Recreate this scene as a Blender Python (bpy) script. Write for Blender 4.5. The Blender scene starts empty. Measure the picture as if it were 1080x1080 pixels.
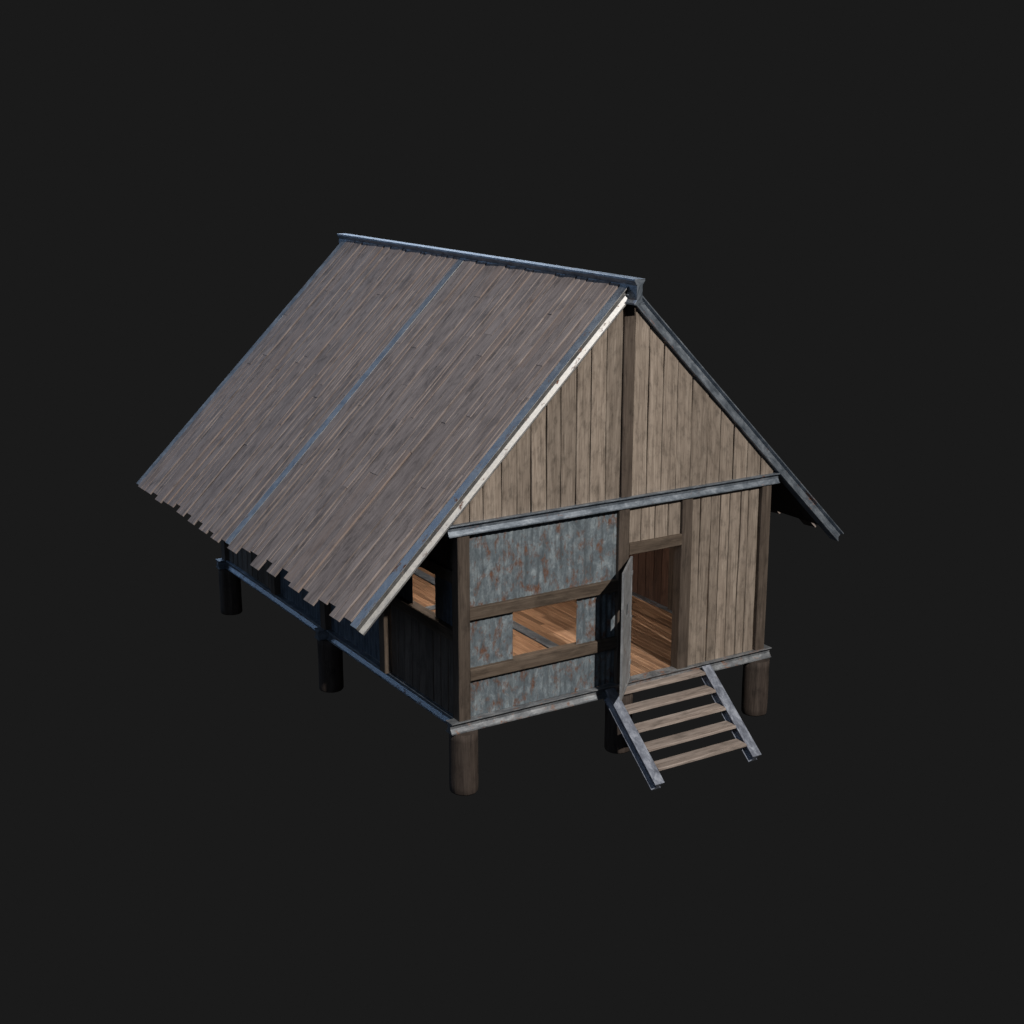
import bpy, math, random
from mathutils import Vector as V
random.seed(11)
sc = bpy.context.scene
COL = sc.collection
sc.render.engine = 'CYCLES'

# ------------------------------------------------------------------ materials
def nd(nt, t, **kw):
    n = nt.nodes.new(t)
    for k, v in kw.items(): setattr(n, k, v)
    return n

def new_mat(name):
    m = bpy.data.materials.new(name); m.use_nodes = True
    nt = m.node_tree; nt.nodes.clear()
    out = nd(nt, 'ShaderNodeOutputMaterial'); b = nd(nt, 'ShaderNodeBsdfPrincipled')
    nt.links.new(b.outputs[0], out.inputs[0])
    uv = nd(nt, 'ShaderNodeUVMap'); uv.uv_map = 'UVMap'
    at = nd(nt, 'ShaderNodeAttribute'); at.attribute_name = 'rnd'
    return m, nt, b, uv, at

def noise(nt, vec, sx, sy, detail=4, rough=.6, dist=0.0):
    mp = nd(nt, 'ShaderNodeMapping'); mp.inputs['Scale'].default_value = (sx, sy, 1)
    nt.links.new(vec, mp.inputs['Vector'])
    n = nd(nt, 'ShaderNodeTexNoise'); n.inputs['Scale'].default_value = 1
    n.inputs['Detail'].default_value = detail; n.inputs['Roughness'].default_value = rough
    n.inputs['Distortion'].default_value = dist
    nt.links.new(mp.outputs[0], n.inputs['Vector'])
    return n.outputs['Fac']

def ramp(nt, fac, stops):
    r = nd(nt, 'ShaderNodeValToRGB'); e = r.color_ramp.elements
    while len(e) < len(stops): e.new(.5)
    for i, (p, c) in enumerate(stops):
        e[i].position = p; e[i].color = (*c, 1) if len(c) == 3 else c
    nt.links.new(fac, r.inputs[0]); return r.outputs[0]

def mix(nt, fac, a, b, mode='MIX'):
    m = nd(nt, 'ShaderNodeMix', data_type='RGBA', blend_type=mode)
    if isinstance(fac, (int, float)): m.inputs[0].default_value = fac
    else: nt.links.new(fac, m.inputs[0])
    for s, i in ((a, 6), (b, 7)):
        if isinstance(s, tuple): m.inputs[i].default_value = (*s, 1)
        else: nt.links.new(s, m.inputs[i])
    return m.outputs[2]

def math_(nt, op, a, b=0.0):
    m = nd(nt, 'ShaderNodeMath', operation=op)
    for s, i in ((a, 0), (b, 1)):
        if isinstance(s, (int, float)): m.inputs[i].default_value = s
        else: nt.links.new(s, m.inputs[i])
    return m.outputs[0]

def bump(nt, b, h, strength, dist):
    bp = nd(nt, 'ShaderNodeBump'); bp.inputs['Strength'].default_value = strength
    bp.inputs['Distance'].default_value = dist
    nt.links.new(h, bp.inputs['Height']); nt.links.new(bp.outputs[0], b.inputs['Normal'])

def wood(name, dark, mid, light, blotch=.5, vary=.3, rough=.8, spec=.25, crack=.6, bumps=.6, bscale=(5.5, 2.2), bdist=.4, brown=0.0):
    m, nt, b, uv, at = new_mat(name); u = uv.outputs[0]
    fine = noise(nt, u, 70, 2.6, 6, .65, .3)
    mid_n = noise(nt, u, 16, .9, 4, .6, .6)
    big = noise(nt, u, *bscale, 6, .68, bdist)
    g = math_(nt, 'ADD', math_(nt, 'MULTIPLY', fine, .5), math_(nt, 'MULTIPLY', mid_n, .5))
    c = ramp(nt, g, [(.30, dark), (.5, mid), (.72, light)])
    bl = ramp(nt, big, [(.32, (1 - blotch,) * 3), (.50, (1, 1, 1)), (.72, (1 + blotch * .25,) * 3)])
    c = mix(nt, 1.0, c, bl, 'MULTIPLY')
    v = math_(nt, 'ADD', math_(nt, 'MULTIPLY', at.outputs['Fac'], vary), 1 - vary * .5)
    vc = nd(nt, 'ShaderNodeCombineColor')
    for i in range(3): nt.links.new(v, vc.inputs[i])
    c = mix(nt, 1.0, c, vc.outputs[0], 'MULTIPLY')
    if brown:   # some planks have weathered to a warmer brown
        bt = ramp(nt, at.outputs['Fac'], [(.80, (0, 0, 0)), (.84, (1, 1, 1))])
        c = mix(nt, math_(nt, 'MULTIPLY', math_(nt, 'MULTIPLY', bt, ramp(nt, mid_n, [(.42, (0, 0, 0)), (.6, (1, 1, 1))])), brown), c, (mid[0] * .85, mid[1] * .66, mid[2] * .5))
    cr = noise(nt, u, 38, .7, 3, .5, .2)
    crm = ramp(nt, cr, [(.27, (1, 1, 1)), (.335, (0, 0, 0))])
    c = mix(nt, math_(nt, 'MULTIPLY', crm, crack), c, tuple(x * .25 for x in dark))
    nt.links.new(c, b.inputs['Base Color'])
    b.inputs['Roughness'].default_value = rough; b.inputs['Specular IOR Level'].default_value = spec
    h = math_(nt, 'SUBTRACT', g, math_(nt, 'MULTIPLY', crm, .5))
    bump(nt, b, h, bumps, .006)
    return m

def steel(name, c1, c2, c3, metal=.75, rust=.5, r0=.32, r1=.55, rustcol=(.16, .06, .03), streak=0.0, sc_=1.0, soft=.045):
    m, nt, b, uv, at = new_mat(name); u = uv.outputs[0]
    n1 = noise(nt, u, 7 * sc_, 4 * sc_, 7, .65, .5)
    n2 = noise(nt, u, 40, 22, 5, .7)
    g = math_(nt, 'ADD', math_(nt, 'MULTIPLY', n1, .7), math_(nt, 'MULTIPLY', n2, .3))
    c = ramp(nt, g, [(.34, c1), (.50, c2), (.64, c3)])
    if streak:
        s = noise(nt, u, 13, .8, 5, .6, .2)
        c = mix(nt, math_(nt, 'MULTIPLY', ramp(nt, s, [(.46, (0, 0, 0)), (.66, (1, 1, 1))]), streak), c, tuple(x * .42 for x in c2))
    # rust blooms
    ra = noise(nt, u, 5.2, 3.1, 6, .62, .8); rb = noise(nt, u, 17, 8, 5, .7, .4)
    rf = math_(nt, 'ADD', math_(nt, 'MULTIPLY', ra, .6), math_(nt, 'MULTIPLY', rb, .4))
    lo = .66 - rust * .12
    rm = ramp(nt, rf, [(lo - .035, (0, 0, 0)), (lo + soft, (1, 1, 1))])
    rc = ramp(nt, n2, [(.35, tuple(x * .45 for x in rustcol)), (.62, rustcol), (.75, tuple(min(1, x * 1.7) for x in rustcol))])
    c = mix(nt, rm, c, rc)
    nt.links.new(c, b.inputs['Base Color'])
    nt.links.new(math_(nt, 'MULTIPLY', math_(nt, 'SUBTRACT', 1.0, rm), metal), b.inputs['Metallic'])
    rr = nd(nt, 'ShaderNodeMapRange'); rr.inputs[3].default_value = r0; rr.inputs[4].default_value = r1
    rr.inputs[1].default_value = .3; rr.inputs[2].default_value = .7
    nt.links.new(n1, rr.inputs[0])
    nt.links.new(math_(nt, 'ADD', rr.outputs[0], math_(nt, 'MULTIPLY', rm, .3)), b.inputs['Roughness'])
    bump(nt, b, g, .35, .004)
    return m

M_ROOF  = wood('weathered_roof_wood', (.112, .090, .086), (.236, .198, .187), (.385, .328, .302), blotch=.46, vary=.22, crack=.5, bscale=(5, 2.4), brown=.5)
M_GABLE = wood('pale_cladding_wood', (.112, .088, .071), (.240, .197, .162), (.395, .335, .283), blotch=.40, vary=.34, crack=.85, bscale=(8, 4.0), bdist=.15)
M_POST  = wood('dark_post_wood', (.038, .029, .023), (.080, .062, .050), (.140, .112, .092), blotch=.45, vary=.15, crack=.6)
M_RAIL  = wood('brown_rail_wood', (.046, .034, .025), (.094, .071, .054), (.160, .126, .099), blotch=.45, vary=.15, crack=.65)
M_PILE  = wood('dark_pile_wood', (.024, .018, .016), (.050, .038, .032), (.092, .073, .062), blotch=.5, vary=.1, crack=.6)
M_FLOOR = wood('warm_floor_wood', (.14, .073, .044), (.28, .165, .10), (.46, .31, .205), blotch=.25, vary=.8, rough=.5, spec=.4, crack=.5)
M_TREAD = wood('stair_tread_wood', (.15, .118, .100), (.30, .25, .222), (.50, .43, .39), blotch=.45, vary=.2, bscale=(9, 2.2), crack=.8)
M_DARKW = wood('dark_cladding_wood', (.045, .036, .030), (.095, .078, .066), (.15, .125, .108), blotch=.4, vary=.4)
M_INNER = wood('red_brown_inner_wood', (.040, .024, .019), (.088, .052, .040), (.135, .084, .065), blotch=.4, vary=.6)
M_STEEL = steel('blue_grey_steel', (.10, .124, .155), (.215, .252, .30), (.38, .425, .48), rust=.42, metal=.62, r0=.38, r1=.55)
M_RAFT  = steel('blue_rafter_steel', (.15, .155, .165), (.25, .25, .25), (.36, .355, .345), rust=.46, metal=.8, r0=.44, r1=.58)
M_BASE  = steel('worn_base_steel', (.095, .104, .118), (.20, .214, .232), (.35, .368, .388), rust=.72, rustcol=(.24, .12, .075), metal=.45, r0=.45, r1=.62)
M_STAIR = steel('pale_stair_steel', (.12, .132, .17), (.235, .262, .325), (.41, .445, .52), rust=.20, metal=.5, r0=.45, r1=.62, sc_=1.6)
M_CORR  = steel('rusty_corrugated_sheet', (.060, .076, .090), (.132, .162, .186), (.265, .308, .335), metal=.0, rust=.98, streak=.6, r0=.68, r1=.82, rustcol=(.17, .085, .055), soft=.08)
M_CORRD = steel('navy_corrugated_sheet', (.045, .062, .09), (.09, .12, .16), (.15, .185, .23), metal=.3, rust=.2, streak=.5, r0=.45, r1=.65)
M_DOOR  = steel('grey_door_sheet', (.17, .18, .19), (.27, .28, .295), (.38, .395, .41), metal=.25, rust=.48, r0=.5, r1=.7, streak=.2)

# ------------------------------------------------------------------ mesh builder
class MB:
    def __init__(s): s.v = []; s.f = []; s.uv = []; s.r = []; s.sm = []
    def face(s, pts, uvs, r, smooth=False):
        i = len(s.v); s.v += [tuple(p) for p in pts]; s.f.append(tuple(range(i, i + len(pts))))
        s.uv += uvs; s.r.append(r); s.sm.append(smooth)
    def grid(s, rows, uvrows, r, closed=False, smooth=False):
        """rows: list of vertex rows (shared vertices)"""
        base = len(s.v); n = len(rows[0])
        for row in rows: s.v += [tuple(p) for p in row]
        m = n if closed else n - 1
        for i in range(len(rows) - 1):
            for j in range(m):
                k = (j + 1) % n
                s.f.append((base + i * n + j, base + i * n + k, base + (i + 1) * n + k, base + (i + 1) * n + j))
                uu = uvrows
                s.uv += [uu(i, j), uu(i, j + 1), uu(i + 1, j + 1), uu(i + 1, j)]
                s.r.append(r); s.sm.append(smooth)
    def build(s, name, mat, parent=None, bevel=0, fix=True):
        me = bpy.data.meshes.new(name); me.from_pydata(s.v, [], s.f)
        uvl = me.uv_layers.new(name='UVMap')
        for i, c in enumerate(s.uv): uvl.data[i].uv = c
        a = me.attributes.new('rnd', 'FLOAT', 'FACE')
        for i, r in enumerate(s.r): a.data[i].value = r
        for i, p in enumerate(me.polygons): p.use_smooth = s.sm[i]
        me.materials.append(mat)
        if fix:
            import bmesh
            bm = bmesh.new(); bm.from_mesh(me)
            bmesh.ops.remove_doubles(bm, verts=bm.verts, dist=1e-5)
            bmesh.ops.recalc_face_normals(bm, faces=bm.faces)
            bm.to_mesh(me); bm.free()
        o = bpy.data.objects.new(name, me); COL.objects.link(o)
        if parent is not None: o.parent = parent
        if bevel:
            bv = o.modifiers.new('edge', 'BEVEL'); bv.width = bevel; bv.segments = 2
            bv.limit_method = 'ANGLE'; bv.angle_limit = math.radians(40)
        return o

def wob():
    """a smooth random function of one variable, about -1..1"""
    ks = [(random.uniform(.6, 1.6), random.uniform(0, 9), .6), (random.uniform(2, 4.5), random.uniform(0, 9), .3), (random.uniform(6, 11), random.uniform(0, 9), .14)]
    return lambda t: sum(a * math.sin(k * t + p) for k, p, a in ks)

def sweep(mb, stations, us, r=None, smooth=False, v0=None, caps=True):
    """stations: list of (distance, [points of a closed section]); grain runs along the sweep"""
    r = random.random() if r is None else r
    ou = random.uniform(0, 50); ov = random.uniform(0, 50) if v0 is None else v0
    n = len(stations[0][1])
    per = [0]
    for j in range(n):
        a, b = V(stations[0][1][j]), V(stations[0][1][(j + 1) % n]); per.append(per[-1] + (b - a).length)
    mb.grid([s[1] for s in stations], lambda i, j: (ou + per[j] * us, ov + stations[i][0]), r, closed=True, smooth=smooth)
    if caps:
        for s in (stations[0], stations[-1]):
            c = sum((V(p) for p in s[1]), V()) / n
            mb.face(s[1], [(ou + (V(p) - c).length * 1.0 * us * (1 if q % 2 else -1), ov + s[0] + .01 * q) for q, p in enumerate(s[1])], r)

def board(mb, o, dl, dw, dn, L, w, t, seg=.35, jit=.004, warp=.004, c=.006, r=None, top=None, bot=None, tilt=0.0, wedge=None):
    """a plank: o = middle of the bottom end on the back plane; top/bot(lateral) give cut ends"""
    o, dl, dw, dn = V(o), V(dl), V(dw), V(dn)
    n = max(2, int(L / seg)); e1, e2, wz = wob(), wob(), wob()
    st = []
    for i in range(n + 1):
        q = i / n; x = q * L
        ja, jb = jit * e1(x), jit * e2(x); z = warp * wz(x)
        sec = [(-w / 2 + ja, 0), (w / 2 + jb, 0), (w / 2 + jb, t - c), (w / 2 + jb - c, t), (-w / 2 + ja + c, t), (-w / 2 + ja, t - c)]
        pts = []
        for (a, h) in sec:
            lo = bot(a) if bot else 0; hi = top(a) if top else L
            hh = h + z + tilt * a
            pts.append(o + dl * (lo + (hi - lo) * q) + dw * a + dn * hh)
        st.append((x, pts))
    sweep(mb, st, 1.0, r)

def post(mb, a, b, w, d, wdir=(1, 0, 0), jit=.0025, r=None):
    """squared timber from a to b, centre line"""
    a, b = V(a), V(b); dl = (b - a); L = dl.length; dl.normalize(); wd = V(wdir); dd = dl.cross(wd).normalized()
    n = max(2, int(L / .4)); e = [wob() for _ in range(4)]; st = []; c = .010
    for i in range(n + 1):
        x = L * i / n; p = a + dl * x
        x0, x1, y0, y1 = -w / 2 + jit * e[0](x), w / 2 + jit * e[1](x), -d / 2 + jit * e[2](x), d / 2 + jit * e[3](x)
        sec = [(x0 + c, y0), (x1 - c, y0), (x1, y0 + c), (x1, y1 - c), (x1 - c, y1), (x0 + c, y1), (x0, y1 - c), (x0, y0 + c)]
        st.append((x, [p + wd * q + dd * s for q, s in sec]))
    sweep(mb, st, 1.0, r)

def hbeam(mb, a, b, up, w=.2, h=.18, web=.045, tf=.018, ch=.06, tc=.022, r=None):
    """rolled H section from a to b along the middle of its top face"""
    a, b, up = V(a), V(b), V(up).normalized(); dl = (b - a); L = dl.length; dl.normalize(); sd = dl.cross(up).normalized()
    x = w / 2
    half = [(x, 0), (x, -tf), (web, -tf - tc), (web, -h + tf + ch), (x - .012, -h + tf), (x, -h + tf), (x, -h)]
    sec = half + [(-p, q) for p, q in reversed(half)]
    n = max(1, int(L / 1.0)); st = []
    for i in range(n + 1):
        q = L * i / n
        st.append((q, [a + dl * q + sd * s + up * z for s, z in sec]))
    sweep(mb, st, 1.0, r)

def corrugated(mb, x0, x1, z0, z1, P, du, dz, dn, period=.108, amp=.0062, t=.004, z_top=None):
    """ribbed sheet spanning du (ribs run along dz)"""
    P, du, dz, dn = V(P), V(du), V(dz), V(dn); n = int((x1 - x0) / period * 8); ou, ov = random.uniform(0, 30), random.uniform(0, 30)
    xs = [x0 + (x1 - x0) * i / n for i in range(n + 1)]
    amps = lambda x: amp * math.cos(2 * math.pi * x / period)
    def ring(z): return [P + du * x + dz * z + dn * (amps(x)) for x in xs] + [P + du * x + dz * z + dn * (amps(x) - t) for x in reversed(xs)]
    xr = xs + list(reversed(xs)) + [xs[0]]
    zz = (z0, z0 + .006, z1 - .006, z1)
    mb.grid([ring(z) for z in zz], lambda i, j: (ou + xr[j], ov + zz[i]), random.random(), closed=True, smooth=True)
    for z in (z0, z1):
        R_ = ring(z); m = len(xs)
        for j in range(m - 1):
            mb.face([R_[j], R_[j + 1], R_[2 * m - 2 - j], R_[2 * m - 1 - j]], [(ou + xs[j], ov + z)] * 4, .5)

def slab(mb, p0, p1, axis_v=2, r=None):
    """plain box"""
    (x0, y0, z0), (x1, y1, z1) = p0, p1
    c = [(x, y, z) for z in (z0, z1) for y in (y0, y1) for x in (x0, x1)]
    r = random.random() if r is None else r
    ou = random.uniform(0, 20)
    for q in ((0, 1, 3, 2), (4, 5, 7, 6), (0, 1, 5, 4), (2, 3, 7, 6), (0, 2, 6, 4), (1, 3, 7, 5)):
        pts = [c[i] for i in q]
        oth = [k for k in range(3) if k != axis_v]
        mb.face(pts, [(ou + p[oth[0]] + p[oth[1]], p[axis_v]) for p in pts], r)

# ------------------------------------------------------------------ dimensions (m)
W, L, H = 6.0, 9.82, 2.907
FY = [.08, 4.90, 9.84]               # the three frames (piles, cross beams, rafters)
HB = .18
SL = math.atan2(4.576, 4.658)        # roof pitch
cs, sn = math.cos(SL), math.sin(SL)
RT = 6.386; RX = 2.976               # rafter top at the ridge

root = bpy.data.objects.new('stilt_house', None); COL.objects.link(root)
root.location = (0, 0, 0)
root['label'] = 'weathered timber and steel stilt house with steep plank roof, open door and short front stairs'
root['category'] = 'house'

# piles ------------------------------------------------------------
for y in FY:
    for x in (.11, 3.0, 5.9):
        mb = MB(); N = 40; e = [wob() for _ in range(2)]; st = []; r0 = .222
        ph = random.uniform(0, 6)
        for i in range(9):
            q = i / 8; z = -HB - q * (1.17 - HB)
            rr = r0 * (1 + .015 * e[0](q * 3))
            k = rr - (.012 if i == 8 else 0)
            if i == 8: z0_ = z
            pts = [(x + k * (1 + .02 * math.sin(3 * a + ph) + .008 * math.sin(9 * a)) * math.cos(a), y + k * (1 + .02 * math.sin(3 * a + ph) + .008 * math.sin(9 * a)) * math.sin(a), z) for a in [2 * math.pi * j / N for j in range(N)]]
            st.append((q * 1.0, pts))
        st.insert(8, (.985, [(x + (px - x) * 1.05, y + (py - y) * 1.05, pz + .02) for px, py, pz in st[8][1]]))
        sweep(mb, st, 1.0, smooth=True)
        mb.build('pile', M_PILE, root)

# floor frame --------------------------------------------------------
for i, y in enumerate(FY):
    mb = MB(); hbeam(mb, (-.145, y + (-.005 if i == 0 else 0), 0), (W + .145, y + (-.005 if i == 0 else 0), 0), (0, 0, 1))
    o = mb.build('floor_beam', M_BASE if i == 0 else M_STEEL, root, bevel=.004)
    if i == 0: o['label'] = 'rust-patched front floor beam'
for x in (.095, 3.0, 5.905):
    for a, b in ((FY[0] + .105, FY[1] - .105), (FY[1] + .105, FY[2] - .105)):
        mb = MB(); hbeam(mb, (x, a, -.002), (x, b, -.002), (0, 0, 1)); mb.build('floor_beam', M_STEEL, root, bevel=.004)

# floor boards (two bays of width, two of length) ------------------------
mb = MB()
for x0, x1 in ((.2, 2.895), (3.105, 5.8)):
    for a, b in ((FY[0] + .10, FY[1] - .105), (FY[1] + .105, FY[2] - .10)):
        x = x0
        while x < x1 - .03:
            w = min(random.uniform(.085, .15), x1 - x)
            y = a
            while y < b - .05:
                ll = min(random.uniform(.9, 2.8), b - y)
                if b - y - ll < .4: ll = b - y
                board(mb, (x + w / 2, y, -.045), (0, 1, 0), (1, 0, 0), (0, 0, 1), ll - .004, w - .006, .035 + random.uniform(-.003, .003), seg=1.2, jit=.001, warp=.001, c=.004, tilt=random.uniform(-.03, .03))
                y += ll
            x += w
mb.build('floor', M_FLOOR, root)

# corner posts and studs -----------------------------------------------------
def P(a, b, w=.2, d=.2, mat=M_POST, wdir=(1, 0, 0), name='post', label=None):
    mb = MB(); post(mb, a, b, w, d, wdir); o = mb.build(name, mat, root)
    if label: o['label'] = label
    return o
ZB = .0
for i, y in enumerate((.105, 2.45, FY[1], 7.2, FY[2] - .02)):
    d = .2
    for x in (.1, 5.9):
        xx = x
        if i: xx = x + (-.065 if i == 1 else -.02) * (1 if x < 1 else -1)
        P((xx, y, ZB), (xx, y, H if i in (0, 2, 4) else H - .0), .2, d, M_RAIL if (i == 1 and x < 1) else M_POST)
P((2.995, .105, 0), (2.995, .105, H)); P((4.24, .105, 0), (4.24, .105, H), .215)      # door jambs
P((3.0, FY[2] - .02, 0), (3.0, FY[2] - .02, H))
P((3.035, .115, H + .175), (3.035, .115, 6.12), .2, .18, name='gable_post')
P((3.0, FY[2] - .02, H + .175), (3.0, FY[2] - .02, 6.12), .2, .18, name='gable_post')
# rails, lintel
P((3.095, .10, 2.225), (4.135, .10, 2.225), .19, .195, M_RAIL, (0, 0, 1), 'lintel')
P((.2, .10, .70), (2.895, .10, .70), .19, .18, M_RAIL, (0, 0, 1), 'rail')
P((.2, .10, 1.66), (2.895, .10, 1.66), .19, .18, M_RAIL, (0, 0, 1), 'rail')
P((.092, .205, 1.30), (.092, 2.35, 1.30), .19, .18, M_RAIL, (0, 0, 1), 'rail')
P((.092, .205, 2.22), (.092, 2.35, 2.22), .19, .18, M_RAIL, (0, 0, 1), 'rail')
# tie beams and wall plates
for i, y in enumerate(FY):
    mb = MB(); yy = y - (.008 if i == 0 else 0)
    hbeam(mb, (-.15, yy, H + .172), (W + .15, yy, H + .172), (0, 0, 1), w=.19, h=.172); mb.build('tie_beam', M_STEEL, root, bevel=.004)
for x in (.1, 5.9):
    for a, b in ((FY[0] + .1, FY[1] - .1), (FY[1] + .1, FY[2] - .1)):
        P((x, a, H + .085), (x, b, H + .085), .17, .16, M_POST, (0, 0, 1), 'wall_plate')

# ------------------------------------------------------------------ wall panels
def sheet(kind, a, b, z0, z1, side='front', label=None):
    mb = MB()
    if side == 'front': corrugated(mb, a, b, z0, z1, (0, .085, 0), (1, 0, 0), (0, 0, 1), (0, -1, 0))
    elif side == 'left': corrugated(mb, a, b, z0, z1, (.10, 0, 0), (0, 1, 0), (0, 0, 1), (-1, 0, 0))
    elif side == 'right': corrugated(mb, a, b, z0, z1, (W - .075, 0, 0), (0, 1, 0), (0, 0, 1), (1, 0, 0))
    else: corrugated(mb, a, b, z0, z1, (0, L - .09, 0), (1, 0, 0), (0, 0, 1), (0, 1, 0))
    o = mb.build('metal_panel', M_CORR if kind == 0 else M_CORRD, root)
    if label: o['label'] = label
sheet(0, .2, 2.895, .002, .605, label='rust-streaked corrugated sheet below the window')
sheet(0, .2, .985, .79, 1.57, label='rusty corrugated sheet left of the window')
sheet(0, 2.155, 2.895, .79, 1.57, label='rusty corrugated sheet between window and door')
sheet(0, .2, 2.895, 1.75, H, label='large rust-patched corrugated sheet above the window')
# left wall
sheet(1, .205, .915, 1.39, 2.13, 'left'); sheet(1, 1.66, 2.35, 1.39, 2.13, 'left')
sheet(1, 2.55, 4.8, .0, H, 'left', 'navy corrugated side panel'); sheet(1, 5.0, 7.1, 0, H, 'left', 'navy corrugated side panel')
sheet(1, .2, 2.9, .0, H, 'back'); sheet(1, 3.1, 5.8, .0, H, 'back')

def panel_boards(x0, x1, zlo, zhi, n, mat, label=None, plane='front', t=.03, name='board_panel', cuts=None):
    mb = MB(); xs = [x0 + (x1 - x0) * i / n for i in range(n + 1)]
    for i in range(1, n): xs[i] += random.uniform(-.035, .035) * (x1 - x0) / n / .2 * .5
    for i in range(n):
        w = xs[i + 1] - xs[i]; c = (xs[i] + xs[i + 1]) / 2
        g = random.uniform(.008, .020)
        tp = (lambda a, c=c: cuts(c + a) - zlo) if cuts else None
        Lb = (cuts(c) if cuts else zhi) - zlo
        if Lb < .02: continue
        if plane == 'front': o, dw, dn = (c, .085, zlo), (1, 0, 0), (0, -1, 0)
        elif plane == 'back': o, dw, dn = (c, L - .09, zlo), (1, 0, 0), (0, 1, 0)
        elif plane == 'left': o, dw, dn = (.085, c, zlo), (0, 1, 0), (-1, 0, 0)
        elif plane == 'right': o, dw, dn = (W - .085, c, zlo), (0, 1, 0), (1, 0, 0)
        elif plane == 'right_in': o, dw, dn = (W - .12, c, zlo), (0, 1, 0), (-1, 0, 0)
        board(mb, o, (0, 0, 1), dw, dn, Lb, w - g, t + random.uniform(-.004, .006), seg=.18, jit=.010, warp=.003, c=.008, top=tp, tilt=random.uniform(-.04, .04))
    # battens closing the gaps from behind
    o = mb.build(name, mat, root)
    if label: o['label'] = label
    return o
panel_boards(4.35, 5.78, .002, H, 7, M_GABLE, 'pale vertical boards right of the door')
panel_boards(3.10, 4.13, 2.32, H, 4, M_GABLE, 'short pale boards above the door')
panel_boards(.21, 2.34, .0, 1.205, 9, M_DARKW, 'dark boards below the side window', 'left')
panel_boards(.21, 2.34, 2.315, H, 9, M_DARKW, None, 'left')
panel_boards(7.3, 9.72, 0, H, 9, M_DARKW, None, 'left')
for a, b in ((.21, 2.34), (2.55, 4.79), (5.01, 7.09), (7.3, 9.71)):
    panel_boards(a, b, .0, H, 9, M_INNER, None, 'right')
# gables: the roof underside line
ZU = lambda x: (RT - .257 - .004) - abs(x - 3.0) * math.tan(SL) + .024
def gable(plane, mat, xa, xb, n):
    panel_boards(xa, xb, H + .172, 0, n, mat, 'pale gable boards' if plane == 'front' else None, plane, name='gable_boards', cuts=lambda x: max(H + .176, ZU(x)))
gable('front', M_GABLE, -.06, 2.925, 11); gable('front', M_GABLE, 3.145, 6.06, 10)
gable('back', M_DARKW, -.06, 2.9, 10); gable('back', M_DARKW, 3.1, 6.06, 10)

# ------------------------------------------------------------------ roof
# ridge beam
mb = MB(); hbeam(mb, (3.0, -.24, 6.478), (3.0, 10.12, 6.478), (0, 0, 1), w=.19, h=.385, web=.052, tf=.030, ch=.04, tc=.07)
mb.build('ridge_beam', M_STEEL, root, bevel=.004)
def roofpt(side, s, y, h=0):
    """s = metres up the slope from the eave line, h = height off the rafter top plane"""
    x = -1.682 + s * cs - h * sn; z = 1.81 + s * sn + h * cs
    return V((x if side < 0 else W - x, y, z))
SMAX = (RX - .004 + 1.682) / cs
for side in (-1, 1):
    nrm = V((-sn if side < 0 else sn, 0, cs))
    for i, y in enumerate(FY):
        mb = MB(); yy = y + (-.006 if i == 0 else .01 if i == 2 else .075); hh = .014 if i == 1 else 0
        hbeam(mb, roofpt(side, 0, yy, hh), roofpt(side, (RX - .035 + 1.682) / cs, yy, hh), nrm, w=.2, h=.18, ch=.065)
        raf = mb.build('rafter', M_RAFT if side < 0 else M_STEEL, root, bevel=.004)
EDGE = [(.215, .45, .05), (.45, .77, -.048), (.77, 1.06, .11), (1.06, 1.35, .062), (1.35, 1.69, -.065), (1.69, 1.95, .073), (1.95, 2.30, -.024),
        (2.30, 2.60, .042), (2.60, 2.86, .16), (2.86, 3.20, -.021), (3.20, 3.47, .138), (3.47, 3.80, -.082), (3.80, 4.14, .115), (4.14, 4.47, .082), (4.47, 4.865, -.06),
        (5.085, 5.28, .01), (5.28, 5.63, -.07), (5.63, 5.91, .018), (5.91, 6.25, -.06), (6.25, 6.52, .058), (6.52, 6.84, -.052), (6.84, 7.13, .062), (7.13, 7.47, -.03),
        (7.47, 7.75, .098), (7.75, 8.03, .004), (8.03, 8.32, .0), (8.32, 8.66, -.057), (8.66, 9.01, .035), (9.01, 9.35, -.025), (9.35, 9.74, -.03)]
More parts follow.
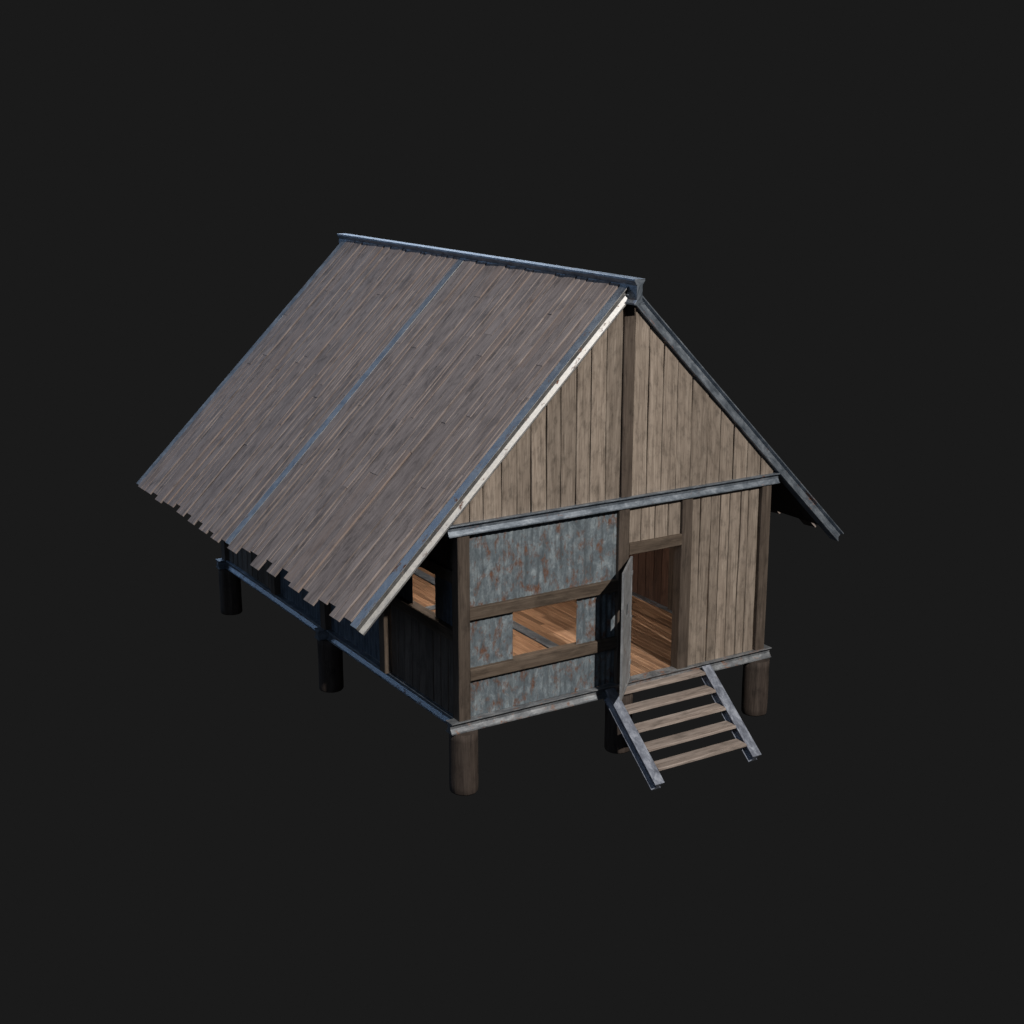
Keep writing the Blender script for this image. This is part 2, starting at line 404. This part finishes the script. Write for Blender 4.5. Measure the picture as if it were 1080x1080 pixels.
def roof_side(side):
    nrm = V((-sn if side < 0 else sn, 0, cs)); up = (roofpt(side, 1, 0) - roofpt(side, 0, 0)); S = SMAX + .01
    mats = {}
    for bay in (0, 1):
        mb = MB()
        rows = [e for e in EDGE if (e[0] < 4.85) == (bay == 0)]
        for k, (y0, y1, s0) in enumerate(rows):
            if side > 0: s0 = random.choice((-1, 1)) * random.uniform(.03, .14)
            # each eave column is one or two narrower planks side by side, cut into lengths up the slope
            w_all = y1 - y0
            q_ = random.random()
            if q_ < .15: parts = [(y0, y1)]
            elif q_ < .75: m_ = y0 + w_all * random.uniform(.35, .65); parts = [(y0, m_), (m_, y1)]
            else: m_ = y0 + w_all * random.uniform(.28, .4); m2 = y0 + w_all * random.uniform(.6, .75); parts = [(y0, m_), (m_, m2), (m2, y1)]
            over = s0 < .03
            for pi_, (a, b) in enumerate(parts):
                s = s0; first = True
                base_h = .004 if over else -.006
                hcol = random.uniform(-.006, .006); tcol = random.uniform(-.004, .004); tl = random.uniform(-.055, -.02) if side < 0 else random.uniform(-.045, .0)
                while s < S - .01:
                    ll = random.uniform(1.1, 3.4)
                    if first: ll = random.uniform(1.6, 4.2)
                    if S - s - ll < .7: ll = S - s
                    w = b - a
                    h = base_h + hcol + random.uniform(-.0025, .0025) - pi_ * .002
                    c = (a + b) / 2 + random.uniform(-.004, .004)
                    t = .030 + tcol
                    board(mb, roofpt(side, s, c, h - t + .012), up, (0, 1, 0), nrm, ll + (.0 if s + ll >= S else .012), w + (.014 if random.random() > .15 else -.012), t, seg=.3, jit=.010, warp=.005, c=.007, tilt=tl + random.uniform(-.008, .008))
                    s += ll; first = False
        o = mb.build('roof_boards', M_ROOF, root)
        # sheathing underneath so that daylight does not pour through the joints
        mb = MB(); ya, yb = (.19, 4.86) if bay == 0 else (5.09, 9.74)
        n = 18
        for q in range(n):
            a = ya + (yb - ya) * q / n; b = ya + (yb - ya) * (q + 1) / n
            board(mb, roofpt(side, .17, (a + b) / 2, -.075), up, (0, 1, 0), nrm, S - .2, b - a - .004, .028, seg=1.5, jit=.001, warp=.001, c=.003)
        mb.build('roof_sheathing', M_DARKW, root)
roof_side(-1); roof_side(1)
# pale strip on the front left rafter is reflected key light, no separate part
# ------------------------------------------------------------------ door leaf
hx, hy = 3.13, -.012; dd = V((-.70, -.72, 0)).normalized(); dnn = V((dd.y, -dd.x, 0)); LW = .92; t = .035
Z0, Z1 = .045, 2.115
def leafbox(mb, s0, s1, z0, z1, n0=-t / 2, n1=t / 2):
    n = max(1, int((s1 - s0) / .03)); 
    c = [V((hx, hy, 0)) + dd * s + dnn * q + V((0, 0, z)) for z in (z0, z1) for q in (n0, n1) for s in (s0, s1)]
    ou = random.uniform(0, 9); r = .5
    for q in ((0, 1, 3, 2), (4, 5, 7, 6), (0, 1, 5, 4), (2, 3, 7, 6), (0, 2, 6, 4), (1, 3, 7, 5)):
        pts = [c[i] for i in q]; mb.face(pts, [(ou + (p - V((hx, hy, 0))).dot(dd) + (p - V((hx, hy, 0))).dot(dnn), p.z) for p in pts], r)
hs0, hs1, hz0, hz1 = .30, .50, 1.26, 1.47
mb = MB()
leafbox(mb, .05, LW - .05, Z0 + .05, hz0, -.008, .008); leafbox(mb, .05, LW - .05, hz1, Z1 - .05, -.008, .008)
leafbox(mb, .05, hs0, hz0, hz1, -.008, .008); leafbox(mb, hs1, LW - .05, hz0, hz1, -.008, .008)
door = mb.build('door', M_DOOR, root, fix=False); door['label'] = 'grey metal door standing wide open with a small square hole'
mb = MB()
leafbox(mb, 0, .05, Z0, Z1); leafbox(mb, LW - .05, LW, Z0, Z1); leafbox(mb, .05, LW - .05, Z0, Z0 + .05); leafbox(mb, .05, LW - .05, Z1 - .05, Z1)
mb.build('door_frame', M_DOOR, door, fix=False)
for z in (.35, 1.1, 1.85):
    mb = MB(); leafbox(mb, -.02, .08, z - .03, z + .03, -.024, .024); mb.build('hinge', M_DOOR, door, fix=False)

# ------------------------------------------------------------------ stairs
st_dir = V((0, -1.40, -1.13)).normalized(); st_up = V((0, -1.13, 1.40)).normalized()
SLn = V((0, -1.40, -1.13)).length
stairs = None
for x in (2.745, 4.70):
    mb = MB(); hbeam(mb, V((x, .0 - .035, .0 - .028)), V((x, -1.40, -1.13)), st_up, w=.18, h=.18, web=.04, tf=.022, ch=.03)
    mb.build('stair_stringer', M_STAIR, root, bevel=.004)
for k in range(5):
    y1 = -.156 - .271 * k; z = -.098 - .218 * k
    mb = MB(); e = wob()
    board(mb, (2.838, y1 + .14, z - .042), (1, 0, 0), (0, 1, 0), (0, 0, 1), 1.768, .265, .042, seg=.25, jit=.004, warp=.002, c=.010)
    mb.build('stair_tread', M_TREAD, root)

# ------------------------------------------------------------------ lamps, world, camera
w = bpy.data.worlds.new('World'); sc.world = w; w.use_nodes = True
bg = w.node_tree.nodes['Background']; bg.inputs[0].default_value = (.0103, .0103, .0103, 1); bg.inputs[1].default_value = 1

def lamp(name, typ, loc, target, power, col, size, size_y=None):
    l = bpy.data.lights.new(name, typ); l.energy = power; l.color = col
    if typ == 'AREA':
        l.shape = 'RECTANGLE' if size_y else 'DISK'; l.size = size
        if size_y: l.size_y = size_y
    else: l.shadow_soft_size = size
    o = bpy.data.objects.new(name, l); COL.objects.link(o); o.location = loc
    o.rotation_euler = (V(target) - V(loc)).to_track_quat('-Z', 'Y').to_euler(); return o
Ld = V((-.05, -.77, .63)).normalized()
T = V((3, 1, 2))
lamp('key_light', 'AREA', T + Ld * 60, T, 36000, (1.0, .945, .875), .9)
lamp('rim_light', 'AREA', (15, 33, 25), (2.5, 5, 4), 4300, (.70, .83, 1.0), 14, 8)
lamp('back_fill', 'AREA', (-13, 25, 22), (1, 5, 2), 1250, (.38, .61, 1.0), 8, 6)
lamp('low_back_fill', 'AREA', (-16, 30, 8.5), (0, 4, 1), 480, (.50, .70, 1.0), 6, 5)
lamp('sky_fill', 'AREA', (-26, -9, 12), (2.5, 3, 2), 700, (.58, .75, 1.0), 14, 10)
lamp('interior_light', 'AREA', (1.5, 4.1, 2.75), (1.5, 4.1, 0), 150, (1.0, .84, .70), 1.7, 5.2)

cam = bpy.data.cameras.new('camera'); co = bpy.data.objects.new('camera', cam); COL.objects.link(co)
co.location = (-9.9421, -17.6704, 8.7643)
co.rotation_euler = (math.radians(90 - 15.1551), 0, math.radians(-31.5867))
cam.sensor_fit = 'HORIZONTAL'; cam.sensor_width = 36; cam.lens = 1531.28 / 1080 * 36
cam.clip_start = .1; cam.clip_end = 500
sc.camera = co
sc.view_settings.view_transform = 'Standard'; sc.view_settings.look = 'None'
sc.view_settings.exposure = 0; sc.view_settings.gamma = 1
sc.render.resolution_x = 1024; sc.render.resolution_y = 1024
